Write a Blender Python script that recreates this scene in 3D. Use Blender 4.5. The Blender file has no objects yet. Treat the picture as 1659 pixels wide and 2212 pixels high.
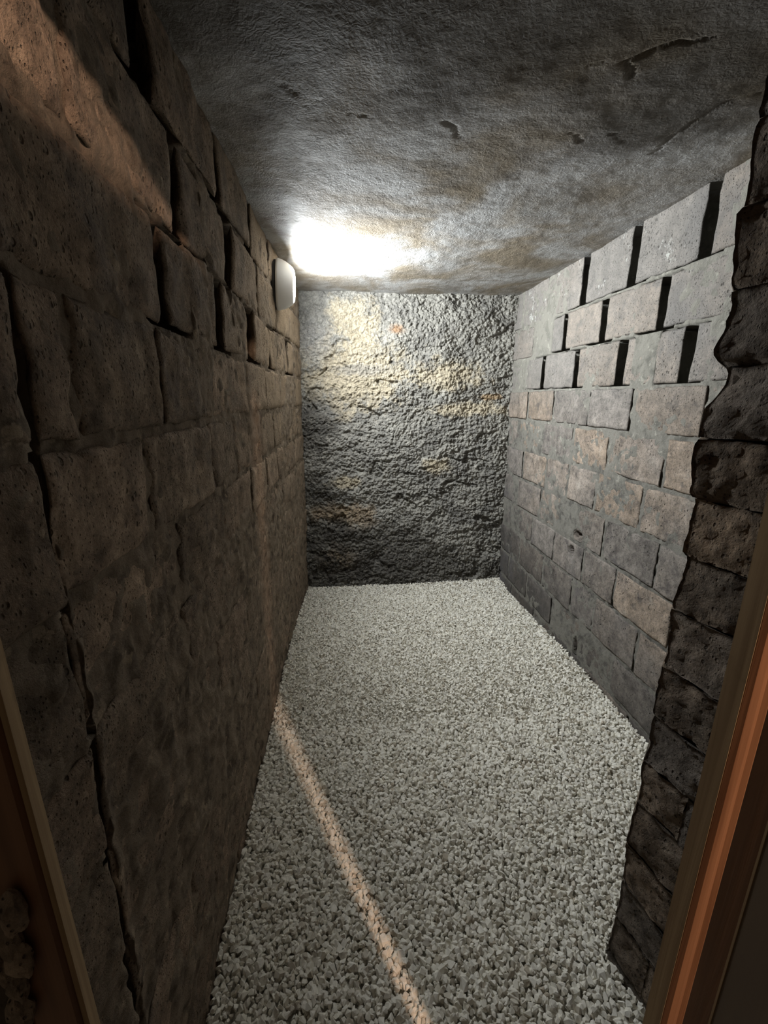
import bpy, bmesh, math, random
import numpy as np
from mathutils import Matrix, Vector

rng = np.random.default_rng(7)
random.seed(7)
scn = bpy.context.scene
COL = scn.collection

# ------------------------------------------------------------------ camera
FPX, PITCH, YAW, CAM_H = 924.0, math.atan2(246, 924.0), math.radians(5.1), 1.5
cam_d = bpy.data.cameras.new('camera')
cam = bpy.data.objects.new('camera', cam_d)
COL.objects.link(cam)
cam.location = (0, 0, CAM_H)
cam.rotation_euler = (math.pi / 2 - PITCH, 0, -YAW)
cam_d.sensor_fit = 'VERTICAL'
cam_d.sensor_height = 36.0
cam_d.lens = FPX / 2212.0 * 36.0
cam_d.clip_start = 0.02
scn.camera = cam

# ------------------------------------------------------------------ world, outside lamp, exposure
world = bpy.data.worlds.new('world')
scn.world = world
world.use_nodes = True
bg = world.node_tree.nodes['Background']
bg.inputs[0].default_value = (1.0, 0.80, 0.58, 1)
bg.inputs[1].default_value = 0.065
# the warm lamp of the passage behind the photographer
wl = bpy.data.lights.new('passage_lamp', 'POINT')
wl.energy = 200.0
wl.color = (1.0, 0.70, 0.52)
wl.shadow_soft_size = 0.032
wlo = bpy.data.objects.new('passage_lamp', wl)
wlo.location = (1.02, -1.2, 2.352)
COL.objects.link(wlo)
LAMP_STRENGTH = 1180.0
vs = scn.view_settings
vs.view_transform = 'Standard'
vs.look = 'None'
vs.gamma = 1.0
vs.use_curve_mapping = False
vs.exposure = 0.0
scn.cycles.max_bounces = 8
scn.cycles.diffuse_bounces = 5
scn.cycles.sample_clamp_indirect = 4.0


# ------------------------------------------------------------------ numpy noise
PERM = rng.permutation(4096)
GR = rng.normal(size=(4096, 3))
GR /= np.linalg.norm(GR, axis=1)[:, None]


def _h(i, j, k):
    return PERM[(PERM[(PERM[i & 4095] + j) & 4095] + k) & 4095]


def perlin(p):
    p = np.asarray(p, float)
    b = np.floor(p).astype(np.int64)
    f = p - b
    u = f * f * f * (f * (f * 6 - 15) + 10)
    r = 0
    for dx in (0, 1):
        for dy in (0, 1):
            for dz in (0, 1):
                g = GR[_h(b[..., 0] + dx, b[..., 1] + dy, b[..., 2] + dz)]
                d = f - np.array([dx, dy, dz])
                w = ((u[..., 0] if dx else 1 - u[..., 0]) * (u[..., 1] if dy else 1 - u[..., 1]) *
                     (u[..., 2] if dz else 1 - u[..., 2]))
                r = r + w * (g * d).sum(-1)
    return r * 1.5


def fbm(p, octs=4, gain=0.5):
    p = np.asarray(p, float)
    r, a = 0, 1.0
    for o in range(octs):
        r = r + a * perlin(p * 2.0 ** o + 17.3 * o)
        a *= gain
    return r


def worley(p):
    p = np.asarray(p, float)
    b = np.floor(p).astype(np.int64)
    best = np.full(p.shape[:-1], 9.0)
    for dx in (-1, 0, 1):
        for dy in (-1, 0, 1):
            for dz in (-1, 0, 1):
                c = b + np.array([dx, dy, dz])
                h = _h(c[..., 0], c[..., 1], c[..., 2])
                q = c + 0.5 + 0.42 * GR[h]
                best = np.minimum(best, ((p - q) ** 2).sum(-1))
    return np.sqrt(best)


def sstep(a, b, x):
    t = np.clip((x - a) / (b - a), 0, 1)
    return t * t * (3 - 2 * t)


# ------------------------------------------------------------------ object helpers
def link(name, me, mat=None, parent=None, loc=(0, 0, 0)):
    o = bpy.data.objects.new(name, me)
    COL.objects.link(o)
    if me is not None and mat is not None and not me.materials:
        me.materials.append(mat)
    o.location = loc
    if parent is not None:
        o.parent = parent
    return o


def tag(o, label, cat, group=None):
    o['label'] = label
    o['category'] = cat
    if group:
        o['group'] = group
    return o


def struct(o, label=None):
    o['kind'] = 'structure'
    if label:
        o['label'] = label
    return o


def np_mesh(name, verts, faces, smooth=False):
    """verts (n,3), faces (m,k) all of the same k"""
    verts = np.asarray(verts, np.float32)
    faces = np.asarray(faces, np.int32)
    me = bpy.data.meshes.new(name)
    n, m, k = len(verts), len(faces), faces.shape[1]
    me.vertices.add(n)
    me.vertices.foreach_set('co', verts.ravel())
    me.loops.add(m * k)
    me.loops.foreach_set('vertex_index', faces.ravel())
    me.polygons.add(m)
    me.polygons.foreach_set('loop_start', np.arange(0, m * k, k, dtype=np.int32))
    me.polygons.foreach_set('use_smooth', np.full(m, smooth, dtype=bool))
    me.update(calc_edges=True)
    return me


def grid_faces(nu, nv, flip=False):
    i, j = np.meshgrid(np.arange(nu - 1), np.arange(nv - 1), indexing='ij')
    a = (i * nv + j).ravel()
    b = a + nv
    f = np.stack([a, b, b + 1, a + 1], 1)
    return f[:, ::-1] if flip else f


def box_mesh(name, x0, x1, y0, y1, z0, z1, bev=0.0, seg=2, cx=(0, 0, 0)):
    bm = bmesh.new()
    bmesh.ops.create_cube(bm, size=1)
    for v in bm.verts:
        v.co = Vector(((x0 + x1) / 2 + v.co.x * (x1 - x0) - cx[0], (y0 + y1) / 2 + v.co.y * (y1 - y0) - cx[1],
                       (z0 + z1) / 2 + v.co.z * (z1 - z0) - cx[2]))
    if bev:
        bmesh.ops.bevel(bm, geom=bm.edges[:], offset=bev, segments=seg, affect='EDGES', profile=0.5)
    me = bpy.data.meshes.new(name)
    bm.to_mesh(me)
    bm.free()
    return me


def prism_mesh(name, poly, z0, z1):
    n = len(poly)
    v = [(x, y, z0) for x, y in poly] + [(x, y, z1) for x, y in poly]
    f = [tuple(range(n - 1, -1, -1)), tuple(range(n, 2 * n))]
    for i in range(n):
        j = (i + 1) % n
        f.append((i, j, j + n, i + n))
    me = bpy.data.meshes.new(name)
    me.from_pydata(v, [], f)
    me.update()
    return me


def lathe_mesh(name, prof, n=64, smooth=True):
    """profile [(r, x)] turned about the X axis"""
    bm = bmesh.new()
    rings = []
    for r, x in prof:
        if r < 1e-6:
            rings.append([bm.verts.new((x, 0, 0))])
        else:
            rings.append([bm.verts.new((x, r * math.cos(2 * math.pi * k / n), r * math.sin(2 * math.pi * k / n)))
                          for k in range(n)])
    for a, b in zip(rings, rings[1:]):
        for k in range(n):
            l = (k + 1) % n
            if len(a) == 1:
                bm.faces.new((a[0], b[k], b[l]))
            elif len(b) == 1:
                bm.faces.new((a[k], b[0], a[l]))
            else:
                bm.faces.new((a[k], b[k], b[l], a[l]))
    bmesh.ops.recalc_face_normals(bm, faces=bm.faces[:])
    for f in bm.faces:
        f.smooth = smooth
    me = bpy.data.meshes.new(name)
    bm.to_mesh(me)
    bm.free()
    return me


# ------------------------------------------------------------------ material helper
class NT:
    def __init__(s, name, rough=0.9, spec=0.3):
        s.m = bpy.data.materials.new(name)
        s.m.use_nodes = True
        s.t = s.m.node_tree
        s.b = s.t.nodes['Principled BSDF']
        s.b.inputs['Roughness'].default_value = rough
        s.b.inputs['Specular IOR Level'].default_value = spec
        s.geo = s.n('ShaderNodeNewGeometry')
        s.P = s.geo.outputs['Position']

    def n(s, t, **kw):
        nd = s.t.nodes.new(t)
        for k, v in kw.items():
            setattr(nd, k, v)
        return nd

    def lk(s, a, b):
        s.t.links.new(a, b)

    def put(s, sock, v):
        if isinstance(v, bpy.types.NodeSocket):
            s.lk(v, sock)
        else:
            if isinstance(v, (tuple, list)) and len(v) == 3 and sock.type == 'RGBA':
                v = (*v, 1)
            sock.default_value = v

    def mapping(s, vec, scale=(1, 1, 1), rot=(0, 0, 0), loc=(0, 0, 0)):
        m = s.n('ShaderNodeMapping')
        s.lk(vec, m.inputs[0])
        m.inputs['Scale'].default_value = scale
        m.inputs['Rotation'].default_value = rot
        m.inputs['Location'].default_value = loc
        return m.outputs[0]

    def noise(s, scale, detail=5, rough=0.55, dist=0.0, vec=None):
        nd = s.n('ShaderNodeTexNoise')
        s.lk(vec if vec is not None else s.P, nd.inputs['Vector'])
        nd.inputs['Scale'].default_value = scale
        nd.inputs['Detail'].default_value = detail
        nd.inputs['Roughness'].default_value = rough
        nd.inputs['Distortion'].default_value = dist
        return nd.outputs['Fac']

    def voronoi(s, scale, vec=None, feature='F1', rand=1.0):
        nd = s.n('ShaderNodeTexVoronoi', feature=feature)
        s.lk(vec if vec is not None else s.P, nd.inputs['Vector'])
        nd.inputs['Scale'].default_value = scale
        nd.inputs['Randomness'].default_value = rand
        return nd.outputs['Distance']

    def ramp(s, fac, stops):
        nd = s.n('ShaderNodeValToRGB')
        s.lk(fac, nd.inputs[0])
        e = nd.color_ramp.elements
        while len(e) < len(stops):
            e.new(0.5)
        for el, (p, c) in zip(e, stops):
            el.position = p
            el.color = (*c, 1) if len(c) == 3 else c
        return nd.outputs[0]

    def mask(s, fac, a, b):
        nd = s.n('ShaderNodeMapRange', interpolation_type='SMOOTHSTEP')
        s.lk(fac, nd.inputs[0])
        nd.inputs[1].default_value = a
        nd.inputs[2].default_value = b
        return nd.outputs[0]

    def math(s, op, a, b=0.0, c=0.0):
        nd = s.n('ShaderNodeMath', operation=op)
        for i, v in enumerate((a, b, c)):
            s.put(nd.inputs[i], v)
        return nd.outputs[0]

    def mix(s, f, a, b, mode='MIX'):
        nd = s.n('ShaderNodeMix', data_type='RGBA', blend_type=mode)
        s.put(nd.inputs[0], f)
        s.put(nd.inputs[6], a)
        s.put(nd.inputs[7], b)
        return nd.outputs[2]

    def xyz(s):
        nd = s.n('ShaderNodeSeparateXYZ')
        s.lk(s.P, nd.inputs[0])
        return nd.outputs

    def spot(s, c, r, soft=0.3, vec=None):
        """1 inside a ragged blob about c, 0 outside"""
        nd = s.n('ShaderNodeVectorMath', operation='DISTANCE')
        s.lk(vec if vec is not None else s.P, nd.inputs[0])
        nd.inputs[1].default_value = c
        d = s.math('ADD', nd.outputs['Value'], s.math('MULTIPLY', s.math('SUBTRACT', s.noise(9, 4), 0.5), r * 1.3))
        return s.mask(d, r * (1 + soft), r * (1 - soft))

    def rnd(s):
        return s.n('ShaderNodeObjectInfo').outputs['Random']

    def color(s, c):
        s.put(s.b.inputs['Base Color'], c)

    def bump(s, h, strength=0.5, dist=0.01):
        nd = s.n('ShaderNodeBump')
        s.put(nd.inputs['Height'], h)
        nd.inputs['Strength'].default_value = strength
        nd.inputs['Distance'].default_value = dist
        s.lk(nd.outputs[0], s.b.inputs['Normal'])


def stone_mat(name, base, alt, dark, pale, pore=0.5, bump=0.6, bdist=0.012, rough=0.92, spec=0.15, soot=None, vary=1.0):
    """volcanic tuff: blotchy grain, small pits, per-stone tone"""
    t = NT(name, rough, spec)
    r = t.rnd()
    big = t.noise(2.6, 4, 0.6, 0.4)
    med = t.noise(14, 6, 0.65, 0.3)
    fine = t.noise(70, 5, 0.7)
    c = t.mix(t.mask(t.math('ADD', t.math('MULTIPLY', r, 0.7 * vary), t.math('MULTIPLY', big, 0.6)), 0.38, 0.92), base, alt)
    c = t.mix(t.math('MULTIPLY', t.mask(med, 0.50, 0.70), 0.75), c, dark)
    c = t.mix(t.math('MULTIPLY', t.mask(med, 0.46, 0.28), 0.55), c, pale)
    c = t.mix(t.math('MULTIPLY', t.mask(fine, 0.42, 0.70), 0.5), c, dark)
    # tone of the single stone
    tone = t.math('ADD', 0.78, t.math('MULTIPLY', t.math('FRACT', t.math('MULTIPLY', r, 7.31)), 0.42 * vary))
    cc = t.n('ShaderNodeHueSaturation')
    t.put(cc.inputs['Color'], c)
    gr = t.n('ShaderNodeMapRange')
    t.lk(t.noise(17, 12, 0.78, 0.2), gr.inputs[0])
    gr.inputs[1].default_value, gr.inputs[2].default_value = 0.33, 0.67
    gr.inputs[3].default_value, gr.inputs[4].default_value = 0.50, 1.45
    gr.clamp = False
    mot = t.math('ADD', 0.55, t.math('MULTIPLY', t.noise(6.5, 7, 0.7, 0.4, vec=t.mapping(t.P, (1, 1, 0.6))), 0.9))
    tone = t.math('MULTIPLY', tone, mot)
    t.put(cc.inputs['Value'], t.math('MULTIPLY', tone, t.math('MAXIMUM', gr.outputs[0], 0.25)))
    c = cc.outputs[0]
    if soot:
        c = soot(t, c)
    pv = t.mapping(t.P, (1, 1, 0.75))
    pits = t.math('MULTIPLY', t.mask(t.voronoi(62, pv), 0.26, 0.12), t.mask(t.noise(9, 3), 0.47, 0.60))
    pits2 = t.math('MULTIPLY', t.mask(t.voronoi(150, pv), 0.24, 0.10), pore)
    pit = t.math('MAXIMUM', t.math('MULTIPLY', pits, pore), pits2)
    c = t.mix(t.math('MULTIPLY', pit, 0.55), c, tuple(v * 0.35 for v in dark))
    t.color(c)
    h = t.math('ADD', t.math('MULTIPLY', t.noise(26, 8, 0.68, 0.3), 1.0), t.math('MULTIPLY', fine, 0.35))
    h = t.math('SUBTRACT', h, t.math('MULTIPLY', pit, 0.9))
    t.bump(h, bump, bdist)
    return t.m


def soot_right(t, c):
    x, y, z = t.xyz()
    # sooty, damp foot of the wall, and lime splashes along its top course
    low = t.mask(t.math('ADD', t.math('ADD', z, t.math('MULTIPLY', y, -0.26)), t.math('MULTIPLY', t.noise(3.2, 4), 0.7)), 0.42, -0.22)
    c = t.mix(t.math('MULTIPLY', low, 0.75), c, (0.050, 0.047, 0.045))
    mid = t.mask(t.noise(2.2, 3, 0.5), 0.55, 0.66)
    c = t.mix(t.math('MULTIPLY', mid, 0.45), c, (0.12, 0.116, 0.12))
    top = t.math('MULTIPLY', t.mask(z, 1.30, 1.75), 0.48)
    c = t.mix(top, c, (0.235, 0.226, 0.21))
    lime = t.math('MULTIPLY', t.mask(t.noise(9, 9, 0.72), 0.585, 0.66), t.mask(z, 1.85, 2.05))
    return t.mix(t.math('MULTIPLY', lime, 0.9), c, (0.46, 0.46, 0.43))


def soot_left(t, c):
    x, y, z = t.xyz()
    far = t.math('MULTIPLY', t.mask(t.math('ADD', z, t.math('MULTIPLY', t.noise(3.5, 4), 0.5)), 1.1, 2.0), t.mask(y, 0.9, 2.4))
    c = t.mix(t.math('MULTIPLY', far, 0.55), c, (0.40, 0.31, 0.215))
    st = t.noise(5, 5, 0.6, 0.5)
    return t.mix(t.math('MULTIPLY', t.mask(st, 0.52, 0.66), 0.45), c, (0.095, 0.080, 0.066))


M = {}
M['tuff_right'] = stone_mat('tuff_right', (0.222, 0.200, 0.180), (0.310, 0.245, 0.188), (0.090, 0.081, 0.077), (0.33, 0.30, 0.26),
                            pore=0.85, bump=0.8, bdist=0.010, soot=soot_right, vary=0.75)
M['tuff_left'] = stone_mat('tuff_left', (0.275, 0.215, 0.16), (0.33, 0.25, 0.185), (0.12, 0.093, 0.073), (0.47, 0.37, 0.27),
                           pore=0.9, bump=0.95, bdist=0.016, soot=soot_left)
M['tuff_dark'] = stone_mat('tuff_dark', (0.165, 0.142, 0.122), (0.22, 0.160, 0.11), (0.07, 0.058, 0.049), (0.27, 0.235, 0.195),
                           pore=1.0, bump=1.0, bdist=0.012)


def mortar_mat(name, base, dark, pale, bump=0.8, fleck=0.6, zone=None):
    t = NT(name, 0.95, 0.1)
    n1 = t.noise(16, 6, 0.65, 0.4)
    n2 = t.noise(60, 5, 0.7)
    c = t.mix(t.mask(n1, 0.46, 0.66), base, dark)
    fl = t.math('MULTIPLY', t.mask(t.noise(22, 4, 0.6), 0.60, 0.66), fleck)
    if zone:
        z = t.xyz()[2]
        fl = t.math('MULTIPLY', fl, t.mask(z, zone[0], zone[1]))
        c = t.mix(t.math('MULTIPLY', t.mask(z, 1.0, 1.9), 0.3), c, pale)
    c = t.mix(fl, c, pale)
    c = t.mix(t.math('MULTIPLY', t.mask(n2, 0.55, 0.75), 0.5), c, dark)
    t.color(c)
    t.bump(t.math('ADD', t.noise(40, 7, 0.7), t.math('MULTIPLY', n2, 0.5)), bump, 0.01)
    return t.m


M['mortar_right'] = mortar_mat('mortar_right', (0.180, 0.172, 0.152), (0.090, 0.086, 0.078), (0.36, 0.35, 0.30), zone=(0.75, 1.3))
M['mortar_left'] = mortar_mat('mortar_left', (0.235, 0.19, 0.145), (0.11, 0.088, 0.068), (0.42, 0.34, 0.25), fleck=0.55)
M['mortar_dark'] = mortar_mat('mortar_dark', (0.085, 0.066, 0.050), (0.045, 0.035, 0.027), (0.18, 0.14, 0.10), fleck=0.4)


def rock_mat():
    t = NT('cut_rock', 0.9, 0.2)
    n1 = t.noise(5, 6, 0.62, 0.4)
    n2 = t.noise(38, 6, 0.7)
    c = t.mix(t.mask(n1, 0.38, 0.68), (0.29, 0.28, 0.25), (0.18, 0.174, 0.16))
    x, y, z = t.xyz()

    def blob(cx, cz, rx, rz, edge=0.45):
        dx = t.math('DIVIDE', t.math('SUBTRACT', x, cx), rx)
        dz = t.math('DIVIDE', t.math('SUBTRACT', z, cz), rz)
        d = t.math('SQRT', t.math('ADD', t.math('MULTIPLY', dx, dx), t.math('MULTIPLY', dz, dz)))
        d = t.math('ADD', d, t.math('MULTIPLY', t.math('SUBTRACT', t.noise(9, 9, 0.75), 0.5), 4.2))
        return t.mask(d, 1 + edge, 1 - edge)
    cream = (0.46, 0.395, 0.28)
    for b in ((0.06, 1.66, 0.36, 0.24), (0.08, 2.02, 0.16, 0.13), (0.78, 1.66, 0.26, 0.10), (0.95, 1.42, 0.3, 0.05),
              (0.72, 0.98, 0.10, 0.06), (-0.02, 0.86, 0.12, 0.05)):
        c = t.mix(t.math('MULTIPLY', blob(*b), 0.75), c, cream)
    for b in ((-0.15, 0.62, 0.18, 0.07), (0.10, 0.58, 0.14, 0.09), (-0.08, 0.24, 0.16, 0.12)):
        c = t.mix(t.math('MULTIPLY', blob(*b), 0.8), c, (0.33, 0.25, 0.165))
    for b in ((0.12, 1.70, 0.20, 0.035), (-0.2, 1.90, 0.12, 0.14)):
        c = t.mix(t.math('MULTIPLY', blob(*b), 0.55), c, (0.24, 0.235, 0.225))
    c = t.mix(t.math('MULTIPLY', blob(0.385, 1.985, 0.045, 0.03, 0.8), 0.65), c, (0.30, 0.14, 0.045))
    c = t.mix(t.math('MULTIPLY', blob(1.12, 1.51, 0.10, 0.02, 0.4), 0.7), c, (0.36, 0.24, 0.12))
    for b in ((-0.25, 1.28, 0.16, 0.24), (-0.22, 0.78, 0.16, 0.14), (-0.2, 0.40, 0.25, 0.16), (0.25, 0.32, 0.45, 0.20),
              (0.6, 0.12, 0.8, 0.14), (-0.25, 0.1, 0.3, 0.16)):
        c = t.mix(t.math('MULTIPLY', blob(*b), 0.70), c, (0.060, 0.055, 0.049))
    c = t.mix(t.math('MULTIPLY', t.mask(n2, 0.48, 0.72), 0.5), c, (0.13, 0.122, 0.11))
    c = t.mix(t.math('MULTIPLY', t.mask(n2, 0.46, 0.30), 0.35), c, (0.52, 0.49, 0.42))
    hs = t.n('ShaderNodeHueSaturation')
    t.put(hs.inputs['Color'], c)
    gr = t.n('ShaderNodeMapRange')
    t.lk(t.noise(42, 12, 0.8, 0.3), gr.inputs[0])
    gr.inputs[1].default_value, gr.inputs[2].default_value = 0.34, 0.66
    gr.inputs[3].default_value, gr.inputs[4].default_value = 0.5, 1.4
    gr.clamp = False
    t.put(hs.inputs['Value'], t.math('MAXIMUM', gr.outputs[0], 0.25))
    c = hs.outputs[0]
    t.color(c)
    t.bump(t.math('ADD', t.noise(60, 9, 0.78), t.math('MULTIPLY', t.voronoi(110), 0.5)), 0.8, 0.009)
    return t.m


M['rock'] = rock_mat()


def plaster_mat():
    t = NT('ceiling_plaster', 0.7, 0.15)
    n1 = t.noise(2.2, 5, 0.55, 0.8)
    n2 = t.noise(7, 5, 0.6, 0.6)
    c = t.mix(t.mask(n1, 0.40, 0.66), (0.37, 0.368, 0.365), (0.20, 0.168, 0.125))
    c = t.mix(t.math('MULTIPLY', t.mask(n2, 0.46, 0.68), 0.6), c, (0.15, 0.128, 0.10))
    x, y, z = t.xyz()
    c = t.mix(t.math('MULTIPLY', t.mask(t.math('ADD', y, t.math('MULTIPLY', t.math('SUBTRACT', t.noise(2.4, 6, 0.65), 0.5), 2.2)), 1.6, 1.0), 0.75), c, (0.055, 0.046, 0.036))  # lamp's falloff put into the colour: front of the ceiling darkened, ragged edge
    c = t.mix(t.math('MULTIPLY', t.mask(t.noise(30, 5, 0.7), 0.55, 0.75), 0.4), c, (0.09, 0.075, 0.06))
    t.color(c)
    # sweeping brush strokes whose direction wanders
    w = t.n('ShaderNodeTexWave', wave_type='BANDS', bands_direction='DIAGONAL')
    t.lk(t.P, w.inputs['Vector'])
    w.inputs['Scale'].default_value = 34
    w.inputs['Distortion'].default_value = 30
    w.inputs['Detail'].default_value = 3.0
    w.inputs['Detail Scale'].default_value = 0.45
    w.inputs['Detail Roughness'].default_value = 0.55
    strokes = t.math('MULTIPLY', w.outputs['Fac'], t.math('ADD', 0.25, t.mask(t.noise(3.0, 3), 0.42, 0.62)))
    h = t.math('ADD', t.math('MULTIPLY', strokes, 0.13), t.math('MULTIPLY', t.noise(95, 4, 0.6, 0.6), 1.3))
    h = t.math('ADD', h, t.math('MULTIPLY', t.noise(14, 5, 0.6, 0.8), 1.0))
    t.bump(h, 0.8, 0.004)
    t.put(t.b.inputs['Roughness'], t.math('ADD', 0.50, t.math('MULTIPLY', n2, 0.3)))
    return t.m


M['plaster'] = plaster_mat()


def gravel_mat():
    t = NT('white_gravel', 0.75, 0.3)
    r = t.math('FRACT', t.math('ADD', t.geo.outputs['Random Per Island'], t.rnd()))
    c = t.ramp(r, [(0.0, (0.80, 0.77, 0.68)), (0.45, (0.86, 0.84, 0.765)), (0.8, (0.74, 0.715, 0.65)), (0.94, (0.57, 0.53, 0.45)),
                   (1.0, (0.46, 0.41, 0.33))])
    c = t.mix(t.math('MULTIPLY', t.mask(t.noise(120, 4, 0.6), 0.5, 0.7), 0.25), c, (0.42, 0.38, 0.31))
    t.color(c)
    t.bump(t.noise(260, 4, 0.6), 0.35, 0.003)
    return t.m


M['gravel'] = gravel_mat()


def wood_mat(name, a, b, rough=0.55, spec=0.35, scale=1.0, wear=0.0):
    t = NT(name, rough, spec)
    v = t.mapping(t.P, (60 * scale, 60 * scale, 2.2 * scale))
    n1 = t.noise(1.0, 5, 0.6, 0.8, vec=v)
    c = t.mix(t.mask(n1, 0.35, 0.7), a, b)
    if wear:
        c = t.mix(t.math('MULTIPLY', t.mask(t.noise(14, 4), 0.60, 0.7), wear), c, tuple(x * 0.4 for x in a))
    t.color(c)
    t.bump(n1, 0.25, 0.002)
    return t.m


M['varnished'] = wood_mat('varnished_pine', (0.20, 0.095, 0.045), (0.125, 0.055, 0.024))
M['raw_edge'] = wood_mat('raw_pine_edge', (0.34, 0.235, 0.13), (0.23, 0.15, 0.08), 0.8, 0.2, wear=0.4)
M['board'] = wood_mat('door_board', (0.17, 0.125, 0.085), (0.13, 0.095, 0.065), 0.6, 0.3, 0.6)
M['stile'] = wood_mat('dark_stile', (0.16, 0.07, 0.030), (0.10, 0.045, 0.020))
t = NT('white_enamel', 0.4, 0.5); t.color((0.80, 0.79, 0.76)); M['white'] = t.m
t = NT('rubber_gasket', 0.7, 0.3); t.color((0.05, 0.047, 0.045)); M['gasket'] = t.m
t = NT('zinc', 0.4, 0.5); t.color((0.45, 0.44, 0.42)); t.b.inputs['Metallic'].default_value = 0.9; M['zinc'] = t.m
t = NT('lit_opal_lens', 0.4, 0.4); t.color((0.8, 0.8, 0.8))
t.b.inputs['Emission Color'].default_value = (0.94, 0.985, 1.0, 1)
t.b.inputs['Emission Strength'].default_value = LAMP_STRENGTH
M['lens'] = t.m


# ------------------------------------------------------------------ the setting: floor and back
CEIL = 2.22


def xl(y, z):                                  # face of the left wall
    y, z = np.asarray(y, float), np.asarray(z, float)
    q = np.stack(np.broadcast_arrays(y * 0, y, z), -1)
    return (-0.386 + 0.018 * z + 0.045 * sstep(2.2, 3.4, y) + 0.014 * (1 - sstep(0.50, 0.56, y))
            + 0.007 * perlin(q * 2.3 + 3) + 0.004 * perlin(q * 6 + 8))


XR = 1.28                                       # face of the right wall


def gz(x, y):                                   # top of the gravel bed
    p = np.stack([x, y, 0 * x], -1)
    return (0.012 * perlin(p * 1.7) + 0.006 * perlin(p * 5) + 0.055 * sstep(1.05, 1.30, x) * (1 - sstep(1.8, 3.3, y))
            + 0.02 * sstep(0.9, 1.3, x) * sstep(2.9, 3.3, y) + 0.012 * (1 - sstep(-0.38, -0.15, x)))


nx, ny = 60, 110
gx, gy = np.meshgrid(np.linspace(-0.48, 1.42, nx), np.linspace(0.30, 3.45, ny), indexing='ij')
v = np.stack([gx, gy, gz(gx, gy) - 0.022], -1).reshape(-1, 3)
floor = struct(link('floor', np_mesh('floor', v, grid_faces(nx, ny), True), M['gravel']))

# back wall of cut rock
nx, nz = 500, 640
X, Z = np.meshgrid(np.linspace(-0.50, 1.50, nx), np.linspace(-0.08, 2.30, nz), indexing='ij')
p = np.stack([X, 0 * X + 3.3, Z], -1)
pw = p + 0.03 * np.stack([perlin(p * 6 + 5), perlin(p * 6 + 9), perlin(p * 6 + 2)], -1)
rugged = 0.55 + 0.45 * sstep(-0.2, 0.5, perlin(p * 1.9 + 3)) - 0.25 * sstep(1.75, 2.0, Z) * (1 - sstep(0.2, 0.6, X))
d = 0.022 * fbm(p * np.array([2.0, 1, 2.6]), 2) + 0.020 * fbm(p * np.array([5, 5, 7.0]), 2)
lump = sstep(-0.35, 0.25, perlin(p * 4 + 44))
d += rugged * (0.016 * (0.55 - worley(pw * np.array([15, 15, 19.0]))) + lump * 0.018 * (0.55 - worley(pw * np.array([34, 34, 40.0]) + 7))
               + 0.011 * (0.55 - worley(pw * np.array([62, 62, 70.0]) + 3)))
d += 0.016 * (0.3 - np.abs(fbm(pw * np.array([11, 11, 15.0]) + 3, 4, 0.62))) + 0.012 * fbm(p * 48, 3, 0.7)
led = perlin(pw * np.array([6, 1, 11.0]) + 31)
d -= 0.026 * sstep(0.30, 0.42, led) * rugged
d += 0.035 * (1 - sstep(0.0, 0.5, Z))
v = np.stack([X, 3.31 - d, Z], -1).reshape(-1, 3)
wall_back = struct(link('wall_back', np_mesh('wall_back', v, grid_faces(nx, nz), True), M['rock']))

# ceiling
nx, ny = 260, 460
X, Y = np.meshgrid(np.linspace(-0.55, 1.50, nx), np.linspace(0.32, 3.42, ny), indexing='ij')
p = np.stack([X, Y, 0 * X], -1)
d = 0.013 * fbm(p * 1.6, 2) + 0.0022 * fbm(p * 6, 2) + 0.0014 * fbm(p * 22, 3, 0.6)


def groove(pts, width, depth, wob=0.012):
    q = np.stack([X, Y], -1) + wob * np.stack([perlin(p * 30), perlin(p * 30 + 9)], -1)
    best = np.full(X.shape, 9.0)
    for a, b in zip(pts, pts[1:]):
        a, b = np.array(a), np.array(b)
        ab = b - a
        tt = np.clip(((q - a) @ ab) / (ab @ ab), 0, 1)
        best = np.minimum(best, np.linalg.norm(q - a - tt[..., None] * ab, axis=-1))
    w = 0.75 * width * (0.35 + 0.55 * np.clip(0.5 + perlin(p * 14 + 70), 0, 1))
    return 0.5 * depth * (1 - sstep(w * 0.3, w, best))


# cracks and pocks in the plaster (x, y in metres)
cr = 0
for pts, w, dp in (([(0.638, 1.132), (0.658, 1.114), (0.696, 1.084), (0.753, 1.064), (0.793, 1.039)], 0.010, 0.022),
                   ([(0.543, 1.166), (0.595, 1.141), (0.638, 1.132)], 0.006, 0.008),
                   ([(0.641, 1.136), (0.683, 1.165)], 0.010, 0.014),
                   ([(0.277, 1.356), (0.314, 1.377), (0.345, 1.439)], 0.010, 0.012),
                   ([(-0.183, 1.258), (-0.13, 1.264), (-0.09, 1.301)], 0.006, 0.007),
                   ([(0.012, 1.354), (0.085, 1.357), (0.161, 1.374)], 0.006, 0.006),
                   ([(0.949, 1.478), (0.951, 1.33), (0.971, 1.232), (1.038, 1.175)], 0.012, 0.010),
                   ([(0.644, 1.379), (0.701, 1.407)], 0.010, 0.009), ([(0.754, 1.358), (0.813, 1.397)], 0.010, 0.008)):
    cr = np.maximum(cr, groove(pts, w, dp))
Zc = CEIL - d + cr
v = np.stack([X, Y, Zc], -1).reshape(-1, 3)
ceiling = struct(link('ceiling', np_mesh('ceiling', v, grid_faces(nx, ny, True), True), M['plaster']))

# ------------------------------------------------------------------ walls of tuff blocks
# every course: z0, z1, list of upright joints (a, b, open)


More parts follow.
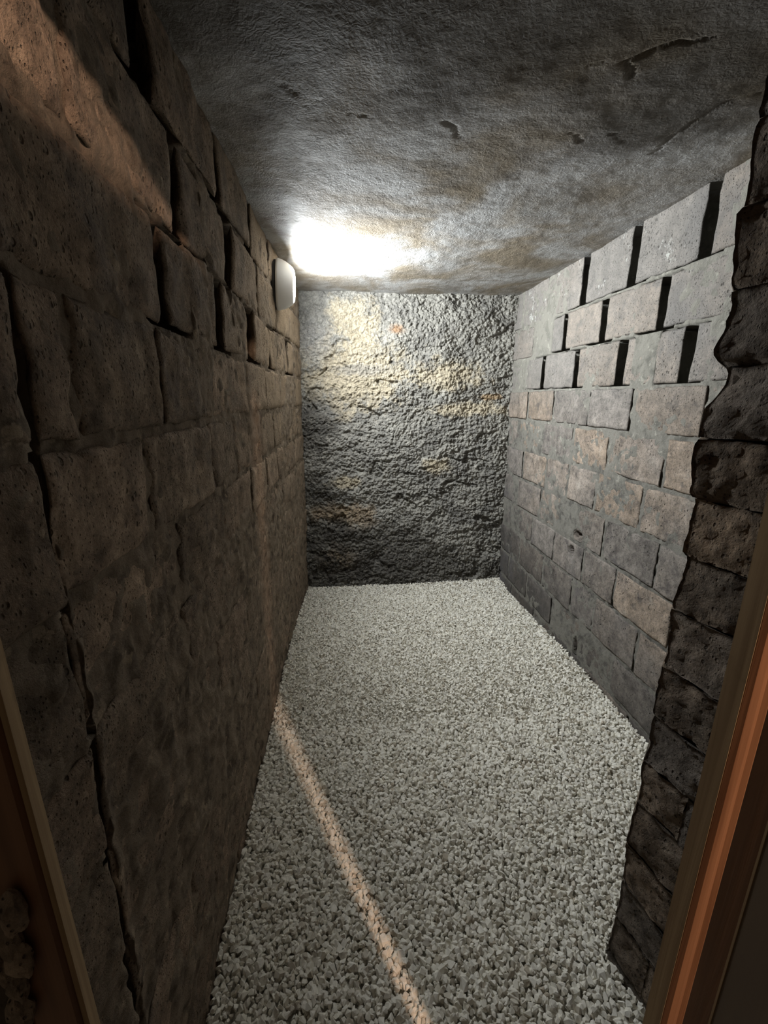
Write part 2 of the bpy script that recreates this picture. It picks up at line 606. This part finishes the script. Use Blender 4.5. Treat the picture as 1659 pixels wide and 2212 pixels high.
def course(z0, z1, *joints):
    out = []
    for j in joints:
        if not isinstance(j, tuple) and j < 0.56 and 0.4 < z0 < 1.6:   # the long crack beside the door reveal
            k_ = 0.007 * math.sin(z0 * 31)
            j = (j - 0.006 + k_, j + 0.005 + k_)
        if isinstance(j, tuple):
            out.append((j[0], j[1], True))
        else:
            out.append((j - 0.007, j + 0.007, False))
    return z0, z1, sorted(out)


RIGHT = [
    course(1.975, 2.235, 1.15, (1.562, 1.612), (1.962, 2.008), (2.365, 2.42), 2.82, 3.2),
    course(1.765, 1.975, 1.33, (1.74, 1.79), (2.14, 2.187), (2.535, 2.58), 2.98),
    course(1.550, 1.765, 1.17, (1.562, 1.615), (1.966, 2.016), (2.364, 2.406), (2.757, 2.806), 3.15),
    course(1.350, 1.550, 1.0, 1.452, 1.856, 2.204, 2.60, 2.98),
    course(1.140, 1.350, 1.2, 1.606, 1.992, 2.338, 2.72, 3.10),
    course(0.928, 1.140, 1.3, 1.698, 2.052, 2.338, 2.62, 2.98),
    course(0.715, 0.928, 1.15, 1.552, 1.932, 2.39, 2.656, 3.03),
    course(0.508, 0.715, 1.42, 1.795, 2.08, 2.412, 2.74, 3.12),
    course(0.288, 0.508, 1.18, 1.587, 1.93, 2.157, 2.53, 2.92),
    course(0.085, 0.288, 1.40, 1.73, 2.03, 2.36, 2.75, 3.1),
    course(-0.12, 0.085, 1.2, 1.56, 1.95, 2.3, 2.6, 3.0)]
LEFT = [
    course(2.040, 2.235, 0.55, (0.945, 1.03), (1.43, 1.475), (1.86, 1.93), 2.30, 2.75),
    course(1.835, 2.040, 0.535, 0.70, (1.078, 1.145), (1.52, 1.585), 2.02, (2.43, 2.465), 2.85),
    course(1.637, 1.835, 0.52, (0.945, 0.99), (1.335, 1.405), (1.785, 1.835), (2.23, 2.26), (2.75, 2.81)),
    course(1.440, 1.637, 0.53, 0.63, 0.90, 1.26, 1.68, 2.05, 2.5, 2.92),
    course(1.243, 1.440, 0.52, 0.81, 1.20, 1.47, 1.85, 2.25, 2.7),
    course(1.055, 1.243, 0.515, 0.92, 1.27, 1.66, 2.0, 2.35, 2.8),
    course(0.860, 1.055, 0.51, 0.89, 1.22, 1.64, 2.05, 2.42, 2.85),
    course(0.660, 0.860, 0.505, 0.80, 1.08, 1.45, 1.86, 2.25, 2.7),
    course(0.460, 0.660, 0.50, 0.94, 1.27, 1.66, 2.08, 2.5, 2.9),
    course(0.260, 0.460, 0.50, 0.76, 1.13, 1.5, 1.9, 2.3, 2.75),
    course(0.060, 0.260, 0.50, 0.90, 1.3, 1.7, 2.1, 2.5, 2.9),
    course(-0.13, 0.060, 0.50, 0.72, 1.1, 1.5, 1.9, 2.3, 2.7)]
HOLES_R = [(2.165, 0.755, 0.036, 0.026), (2.20, 0.655, 0.026, 0.03), (1.795, 0.52, 0.022, 0.02), (2.06, 0.12, 0.015, 0.05)]


def mortar_wall(name, courses, y0, y1, res, face, sgn, mat, recess, amp, bed, smear):
    """the wall body: a rough mortar face with deep slots where an upright joint stands open"""
    nu, nv = int((y1 - y0) / res), int(2.36 / res)
    Yg, Zg = np.meshgrid(np.linspace(y0, y1, nu), np.linspace(-0.10, 2.26, nv), indexing='ij')
    q = np.stack([0 * Yg + sgn, Yg, Zg], -1)
    dep = recess + amp * fbm(q * 18, 3, 0.6) - smear * sstep(0.12, 0.45, perlin(q * 3.5 + 12))
    if sgn < 0:                                  # the foot of this wall is smeared over
        dep = dep - 0.006 * (1 - sstep(0.7, 1.3, Zg))
    for z0, z1, js in courses:
        for a, b, op in js:
            if op:
                l_, r_ = (0.06, 0.13) if b - a > 0.02 else (0.008, 0.008)
                m = sstep(a - l_, a - l_ + 0.008, Yg) * (1 - sstep(b + r_ - 0.008, b + r_, Yg)) * sstep(z0 + bed - 0.006, z0 + bed, Zg) * (1 - sstep(z1 - bed, z1 - bed + 0.006, Zg))
                dep = dep + 0.29 * m
    if sgn > 0:
        for hy, hz, ry, rz in HOLES_R:
            dep = dep + 0.26 * (((Yg - hy) / (ry * 1.3)) ** 2 + ((Zg - hz) / (rz * 1.3)) ** 2 < 1)
    Xg = face(Yg, Zg) + sgn * dep
    v = np.stack([Xg, Yg, Zg], -1).reshape(-1, 3)
    return struct(link(name, np_mesh(name, v, grid_faces(nu, nv, sgn < 0), True), mat))


def block(parent, y0, y1, z0, z1, face, sgn, mat, res, rough, proud, worn, holes=(), name='brick', back=0.034, deep=False):
    """one tuff block: uneven face with worn arrises, straight sides going into the wall"""
    nu, nv = max(5, int((y1 - y0) / res) + 1), max(5, int((z1 - z0) / res) + 1)
    seed = rng.uniform(0, 100, 3)
    # sample points crowd towards the arris
    def axis(a, b, n):
        s = np.linspace(0, 1, n)
        s = s + 0.10 * np.sin(2 * math.pi * s) * -1
        return a + (b - a) * s
    U, V = np.meshgrid(axis(y0, y1, nu), axis(z0, z1, nv), indexing='ij')
    q = np.stack([U, 0 * U, V], -1)
    # ragged outline
    eu = np.minimum(U - y0, y1 - U)
    ev = np.minimum(V - z0, z1 - V)
    wob = np.stack([perlin(q * 16 + seed), perlin(q * 16 + seed + 40)], -1) * 0.0055
    cy, cz = (y0 + y1) / 2, (z0 + z1) / 2
    tilt = rng.normal(0, 0.012, 2)
    dep = -proud + rough * fbm(q * 9 + seed, 4, 0.6) + tilt[0] * (U - cy) + tilt[1] * (V - cz)
    e = np.minimum(eu, ev) + 0.006 * perlin(q * 22 + seed)
    dep = dep + worn * 1.1 * (1 - sstep(-0.002, worn * 1.5, e))
    chip = perlin(q * 7 + seed + 60)
    dep = dep + worn * 1.6 * sstep(0.35, 0.6, chip) * (1 - sstep(0, 0.03, np.minimum(eu, ev)))
    for hy, hz, ry, rz in holes:
        dep = dep + 0.25 * (1 - sstep(0.8, 1.0, np.sqrt(((U - hy) / ry) ** 2 + ((V - hz) / rz) ** 2) + 0.25 * perlin(q * 50)))
    inset = (e < worn)
    Uo, Vo = U + wob[..., 0], V + wob[..., 1]
    D = dep
    # rim going back
    idx = np.arange(nu * nv).reshape(nu, nv)
    rim = np.concatenate([idx[:, 0], idx[-1, 1:], idx[-2::-1, -1], idx[0, -2:0:-1]])
    ob = (float(face(np.array(cy), np.array(cz))), cy, cz)
    pts = np.stack([face(Uo, Vo) + sgn * D, Uo, Vo], -1).reshape(-1, 3)
    rp = pts[rim].copy()
    rp[:, 0] += sgn * back                       # undercut: the block narrows into the wall
    rp[:, 1] += np.clip(cy - rp[:, 1], -0.055, 0.055)
    rp[:, 2] += np.clip(cz - rp[:, 2], -0.03, 0.03)
    n0 = len(pts)
    allp = np.concatenate([pts, rp]) - np.array(ob)
    k = len(rim)
    i = np.arange(k)
    side = np.stack([rim, rim[(i + 1) % k], n0 + (i + 1) % k, n0 + i], 1)
    f = grid_faces(nu, nv)
    if sgn < 0:
        f = f[:, ::-1]
    else:
        side = side[:, ::-1]
    me = np_mesh(name, allp, np.concatenate([f, side]), True)
    o = link(name, me, mat, parent, ob)
    return o


def lay(parent, courses, y0, y1, face, sgn, mat, res, rough, worn, proud, gap=0.008, holes=(), smear_z=None):
    for z0, z1, js in courses:
        a = y0
        for ja, jb, op in js + [(y1, y1 + 0.01, False)]:
            if jb < y0:
                continue
            hs = [h for h in holes if a < h[0] < ja and z0 < h[1] < z1]
            r = 0.009 if hs else (res(0.5 * (a + ja)) if callable(res) else res)
            pr = proud + rng.normal(0, 0.003)
            block(parent, a + 0.001, ja - 0.001, z0 + gap, min(z1 - gap, 2.23), face, sgn, mat, r, rough, pr, worn, hs)
            a = jb


def fr(y, z):
    return XR + 0 * y


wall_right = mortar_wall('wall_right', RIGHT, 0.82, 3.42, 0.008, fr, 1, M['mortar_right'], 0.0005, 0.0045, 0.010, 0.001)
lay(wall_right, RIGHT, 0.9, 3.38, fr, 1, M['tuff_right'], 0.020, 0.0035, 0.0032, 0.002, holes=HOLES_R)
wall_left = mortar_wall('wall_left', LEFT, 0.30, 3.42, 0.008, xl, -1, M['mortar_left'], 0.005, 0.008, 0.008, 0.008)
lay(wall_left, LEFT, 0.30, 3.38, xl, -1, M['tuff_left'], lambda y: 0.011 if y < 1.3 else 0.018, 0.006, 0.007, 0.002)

# ------------------------------------------------------------------ front wall with the door opening
wf = prism_mesh('wall_front', [(0.715, 0.765), (1.40, 0.92), (1.40, 0.29), (0.43, 0.29), (0.43, 0.335), (0.82, 0.335)], -0.1, 2.3)
wall_front = struct(link('wall_front', wf, M['mortar_dark']))
link('lintel', box_mesh('lintel', -0.42, 1.40, 0.28, 0.325, 2.06, 2.34, 0.004), M['mortar_dark'], wall_front)
link('masonry', box_mesh('masonry', -1.0, -0.303, 0.284, 0.33, -0.1, 2.34), M['mortar_dark'], wall_front)

# rubble showing beside the left door post
for (rx, rz, sy, sz) in ((-0.2835, 1.088, 0.011, 0.020), (-0.291, 1.058, 0.010, 0.018), (-0.289, 1.034, 0.013, 0.017),
                         (-0.2965, 1.005, 0.011, 0.018), (-0.301, 0.970, 0.013, 0.020), (-0.303, 1.022, 0.010, 0.016)):
    bm = bmesh.new()
    bmesh.ops.create_icosphere(bm, subdivisions=3, radius=1)
    sd = rng.uniform(0, 50, 3)
    cs = np.array([v.co[:] for v in bm.verts])
    k = 1 + 0.35 * fbm(cs * 1.1 + sd, 3)
    for vv, c, kk in zip(bm.verts, cs, k):
        vv.co = Vector((c[0] * sy * 0.8 * kk, c[1] * 0.007 * kk, c[2] * sz * 1.15 * kk))
    me = bpy.data.meshes.new('rubble_stone')
    bm.to_mesh(me)
    bm.free()
    link('rubble_stone', me, M['tuff_left'], wall_front, (rx, 0.283, rz))

# stones of the right-hand reveal (dark, broken)
PD = np.array([0.22, -0.975])                   # along the reveal, towards the photographer
PN = np.array([-0.975, -0.22])                  # out of it
JAGZ = [2.3, 2.1, 1.944, 1.879, 1.83, 1.80, 1.70, 1.66, 1.60, 1.57, 1.55, 1.53, 1.50, 1.483, 1.413, 1.33, 1.29, 1.193, 1.17, 1.066, 0.95, 0.869, 0.79, 0.689, 0.65, 0.551, 0.45, 0.356, 0.2, 0.105, 0.0, -0.1]
JAGX = [.690, .684, .682, .677, .690, .676, .686, .702, .683, .683, .715, .722, .700, .680, .675, .682, .699, .695, .706, .691, .700, .694, .695, .704, .691, .701, .690, .694, .706, .704, .694, .694]
jz = np.array(JAGZ[::-1]); jx = np.array(JAGX[::-1])
PC = [-0.10, 0.02, 0.145, 0.27, 0.40, 0.535, 0.66, 0.79, 0.92, 1.06, 1.182, 1.305, 1.425, 1.555, 1.685, 1.815, 1.94, 2.07, 2.20, 2.29]


def reveal_stone(z0, z1, s0, s1, first):
    res = 0.009
    nu, nv = max(6, int((s1 - s0) / res)), max(6, int((z1 - z0) / res))
    S, Zs = np.meshgrid(np.linspace(s0, s1, nu), np.linspace(z0, z1, nv), indexing='ij')
    seed = rng.uniform(0, 90, 3)
    q = np.stack([S, 0 * S, Zs], -1)
    e = np.minimum(Zs - z0, z1 - Zs)
    es = np.minimum(S - s0, s1 - S)
    if first:
        es = s1 - S
    dep = 0.005 * fbm(q * 10 + seed, 3, 0.6) + 0.0045 * fbm(q * 34 + seed, 3, 0.6) - rng.uniform(-0.002, 0.003)
    ed = np.minimum(e, es) + 0.007 * perlin(q * 26 + seed)
    dep = dep + 0.005 * (1 - sstep(-0.002, 0.007, ed))
    Sw = S + 0.004 * perlin(q * 22 + seed + 5)
    Zw = Zs + 0.004 * perlin(q * 22 + seed + 25)
    px = 0.694 + PD[0] * Sw - PN[0] * dep
    py = 0.780 + PD[1] * Sw - PN[1] * dep
    if first:
        wgt = 1 - np.clip((S - s0) / 0.16, 0, 1)
        px = px + wgt * (np.interp(Zs, jz, jx) - 0.694) + 0.004 * wgt * perlin(q * 40)
    pts = np.stack([px, py, Zw], -1).reshape(-1, 3)
    idx = np.arange(nu * nv).reshape(nu, nv)
    rim = np.concatenate([idx[:, 0], idx[-1, 1:], idx[-2::-1, -1], idx[0, -2:0:-1]])
    rp = pts[rim].copy()
    rp[:, 0] += 0.085
    rp[:, 1] += 0.085 if first else 0.03
    ob = pts.mean(0)
    k, n0 = len(rim), len(pts)
    i = np.arange(k)
    side = np.stack([rim, n0 + i, n0 + (i + 1) % k, rim[(i + 1) % k]], 1)
    f = grid_faces(nu, nv, True)
    me = np_mesh('stone', np.concatenate([pts, rp]) - ob, np.concatenate([f[:, ::-1], side[:, ::-1]]), True)
    link('stone', me, M['tuff_dark'], wall_front, ob)


for z0, z1 in zip(PC, PC[1:]):
    s = 0.0
    first = True
    while s < 0.44:
        w = rng.uniform(0.10, 0.20)
        reveal_stone(z0 + 0.001, z1 - 0.001, s + (0 if first else 0.001), min(s + w, 0.46), first)
        s += w
        first = False

# ------------------------------------------------------------------ door frame and open door leaf
def frame_post(name, pts_jamb, pts_edge, z0, z1):
    root = link(name, prism_mesh(name, pts_jamb, z0, z1), M['varnished'])
    struct(root)
    link('edge_strip', prism_mesh('edge_strip', pts_edge, z0, z1), M['raw_edge'], root)
    return root


frame_r = frame_post('trim_1', [(0.349, 0.297), (0.352, 0.293), (0.358, 0.2915), (0.364, 0.2935), (0.368, 0.291), (0.428, 0.289), (0.428, 0.318), (0.3493, 0.318)],
                     [(0.3485, 0.2975), (0.3492, 0.2975), (0.3492, 0.318), (0.3485, 0.318)], -0.02, 2.09)
frame_l = frame_post('trim_2', [(-0.2635, 0.2965), (-0.266, 0.292), (-0.298, 0.289), (-0.302, 0.291), (-0.302, 0.318), (-0.2730, 0.318)],
                     [(-0.2585, 0.2960), (-0.2630, 0.2955), (-0.2725, 0.3185), (-0.2680, 0.3185)], -0.02, 2.09)
frame_t = struct(link('trim_3', box_mesh('trim_3', -0.318, 0.428, 0.289, 0.318, 2.035, 2.09, 0.003), M['varnished']))

door = struct(link('door_1', box_mesh('door_1', 0.332, 0.354, -0.52, 0.2155, 0.02, 2.09), M['board']))
link('stile', prism_mesh('stile', [(0.332, 0.2155), (0.354, 0.2155), (0.3355, 0.262), (0.332, 0.262)], 0.02, 2.09), M['stile'], door)
link('panel', box_mesh('panel', 0.3300, 0.3320, -0.50, 0.2370, 0.03, 2.08, 0.0008), M['board'], door)
link('bead', box_mesh('bead', 0.3295, 0.332, 0.2370, 0.2388, 0.03, 2.08), M['raw_edge'], door)
for hz in (0.22, 1.98):
    hb = link('hinge', box_mesh('hinge', 0.340, 0.354, 0.22, 0.2935, hz - 0.035, hz + 0.035, 0.001), M['zinc'], door)

# ------------------------------------------------------------------ bulkhead lamp on the left wall
LX, LY, LZ = -0.338, 2.47, 2.065
lamp = bpy.data.objects.new('wall_lamp', None)
COL.objects.link(lamp)
lamp.location = (LX, LY, LZ)
lamp.rotation_euler = (0, math.radians(3), math.radians(4.5))
tag(lamp, 'round white bulkhead lamp with glowing lens high on the left brick wall', 'lamp')
link('gasket', lathe_mesh('gasket', [(0, -0.03), (0.112, -0.03), (0.113, -0.004), (0.113, 0.004), (0, 0.004)]), M['gasket'], lamp)
prof = [(0.118, 0.004), (0.121, 0.008), (0.120, 0.016), (0.116, 0.032), (0.109, 0.05), (0.100, 0.066), (0.092, 0.078), (0.086, 0.085),
        (0.081, 0.089), (0.077, 0.090), (0.0755, 0.0885), (0.0755, 0.078), (0.0, 0.078)]
link('housing', lathe_mesh('housing', prof), M['white'], lamp)
lens = link('lens', lathe_mesh('lens', [(0.075, 0.0785), (0.075, 0.0895), (0.071, 0.0925), (0.06, 0.0945), (0.04, 0.0965), (0.02, 0.0975), (0, 0.0978)]), M['lens'], lamp)

# ------------------------------------------------------------------ gravel
def hulls(n, npts):
    out = []
    for _ in range(n):
        bm = bmesh.new()
        q = rng.normal(size=(npts, 3))
        q /= np.linalg.norm(q, axis=1)[:, None]
        q *= rng.uniform(0.82, 1.08, (npts, 1))
        for c in q:
            bm.verts.new(c)
        r = bmesh.ops.convex_hull(bm, input=bm.verts[:])
        bmesh.ops.delete(bm, geom=list({g for g in r['geom_unused'] + r['geom_interior'] if isinstance(g, bmesh.types.BMVert)}), context='VERTS')
        bmesh.ops.triangulate(bm, faces=bm.faces[:])
        bm.verts.index_update()
        vv = np.array([v.co[:] for v in bm.verts])
        ff = np.array([[v.index for v in f.verts] for f in bm.faces])
        out.append((vv, ff))
        bm.free()
    return out


NEAR, FAR = hulls(18, 14), hulls(14, 9)


def rot(n):
    a = rng.normal(size=(n, 4))
    a /= np.linalg.norm(a, axis=1)[:, None]
    w, x, y, z = a.T
    return np.stack([np.stack([1 - 2 * (y * y + z * z), 2 * (x * y - z * w), 2 * (x * z + y * w)], -1),
                     np.stack([2 * (x * y + z * w), 1 - 2 * (x * x + z * z), 2 * (y * z - x * w)], -1),
                     np.stack([2 * (x * z - y * w), 2 * (y * z + x * w), 1 - 2 * (x * x + y * y)], -1)], 1)


cx, cy, cz = [], [], []
for layer, (sp, dz) in enumerate(((0.0138, 0.0), (0.0165, -0.010))):
    xs = np.arange(-0.40, 1.33, sp)
    ys = np.arange(0.36, 3.36, sp * 0.87)
    A, B = np.meshgrid(xs, ys, indexing='ij')
    A = A + (np.arange(len(ys)) % 2)[None, :] * sp * 0.5
    A = A + rng.uniform(-0.4, 0.4, A.shape) * sp
    B = B + rng.uniform(-0.4, 0.4, B.shape) * sp
    A, B = A.ravel(), B.ravel()
    keep = (A > xl(B, 0 * B) + 0.006) & (A < XR - 0.004)
    pier = (B < 0.80) & (A > 0.705 + 0.22 * (0.78 - B)) | (B < 0.93) & (A > 0.72 + (B - 0.77) * 3.0) & (B > 0.77) & (A > 0.72)
    keep &= ~pier
    keep &= ~((B < 0.5) & (A > 0.60))
    A, B = A[keep], B[keep]
    cx.append(A); cy.append(B)
    cz.append(gz(A, B) + dz + rng.uniform(-0.002, 0.003, len(A)))
lay_id = np.concatenate([np.full(len(c), i) for i, c in enumerate(cx)])
C = np.stack([np.concatenate(cx), np.concatenate(cy), np.concatenate(cz)], -1)
n = len(C)
size = rng.lognormal(math.log(0.0093), 0.20, n).clip(0.005, 0.0135)
sc3 = size[:, None] * rng.uniform(0.78, 1.25, (n, 3))
R = rot(n)
Mx = R * sc3[:, None, :]
# the 300 that show largest
fwd = C[:, 0] * math.sin(YAW) + C[:, 1] * math.cos(YAW)
rt = C[:, 0] * math.cos(YAW) - C[:, 1] * math.sin(YAW)
zz = C[:, 2] - CAM_H
dep = fwd * math.cos(PITCH) - zz * math.sin(PITCH)
up = fwd * math.sin(PITCH) + zz * math.cos(PITCH)
sx, sy = 829.5 + FPX * rt / dep, 1106 - FPX * up / dep
vis = (dep > 0.1) & (sx > 450) & (sx < 1325) & (sy < 2205) & (lay_id == 0) & (C[:, 2] > gz(C[:, 0], C[:, 1]) - 0.001)
score = np.where(vis, size / np.maximum(dep, 0.1), -1)
big = np.argsort(-score)[:300]
single = np.zeros(n, bool)
single[big] = True
rest = np.where(~single)[0]
vs_, fs_, off = [], [], 0
for lib, sel in ((NEAR, rest[C[rest, 1] < 1.7]), (FAR, rest[C[rest, 1] >= 1.7])):
    pick = rng.integers(0, len(lib), len(sel))
    for k, (hv, hf) in enumerate(lib):
        ids = sel[pick == k]
        if not len(ids):
            continue
        vv = np.einsum('nij,vj->nvi', Mx[ids], hv) + C[ids][:, None, :]
        ff = hf[None] + (np.arange(len(ids)) * len(hv))[:, None, None] + off
        vs_.append(vv.reshape(-1, 3)); fs_.append(ff.reshape(-1, 3))
        off += len(ids) * len(hv)
bed = link('gravel', np_mesh('gravel', np.concatenate(vs_), np.concatenate(fs_)), M['gravel'], floor)
bed['kind'] = 'stuff'
stone_me = []
for hv, hf in NEAR:
    me = np_mesh('gravel_stone', hv, hf)
    me.materials.append(M['gravel'])
    stone_me.append(me)
for i in big:
    o = bpy.data.objects.new('gravel_stone', stone_me[int(rng.integers(0, len(stone_me)))])
    COL.objects.link(o)
    o.parent = floor
    m4 = Matrix.Identity(4)
    for a in range(3):
        for b in range(3):
            m4[a][b] = Mx[i, a, b]
        m4[a][3] = C[i, a]
    o.matrix_local = m4
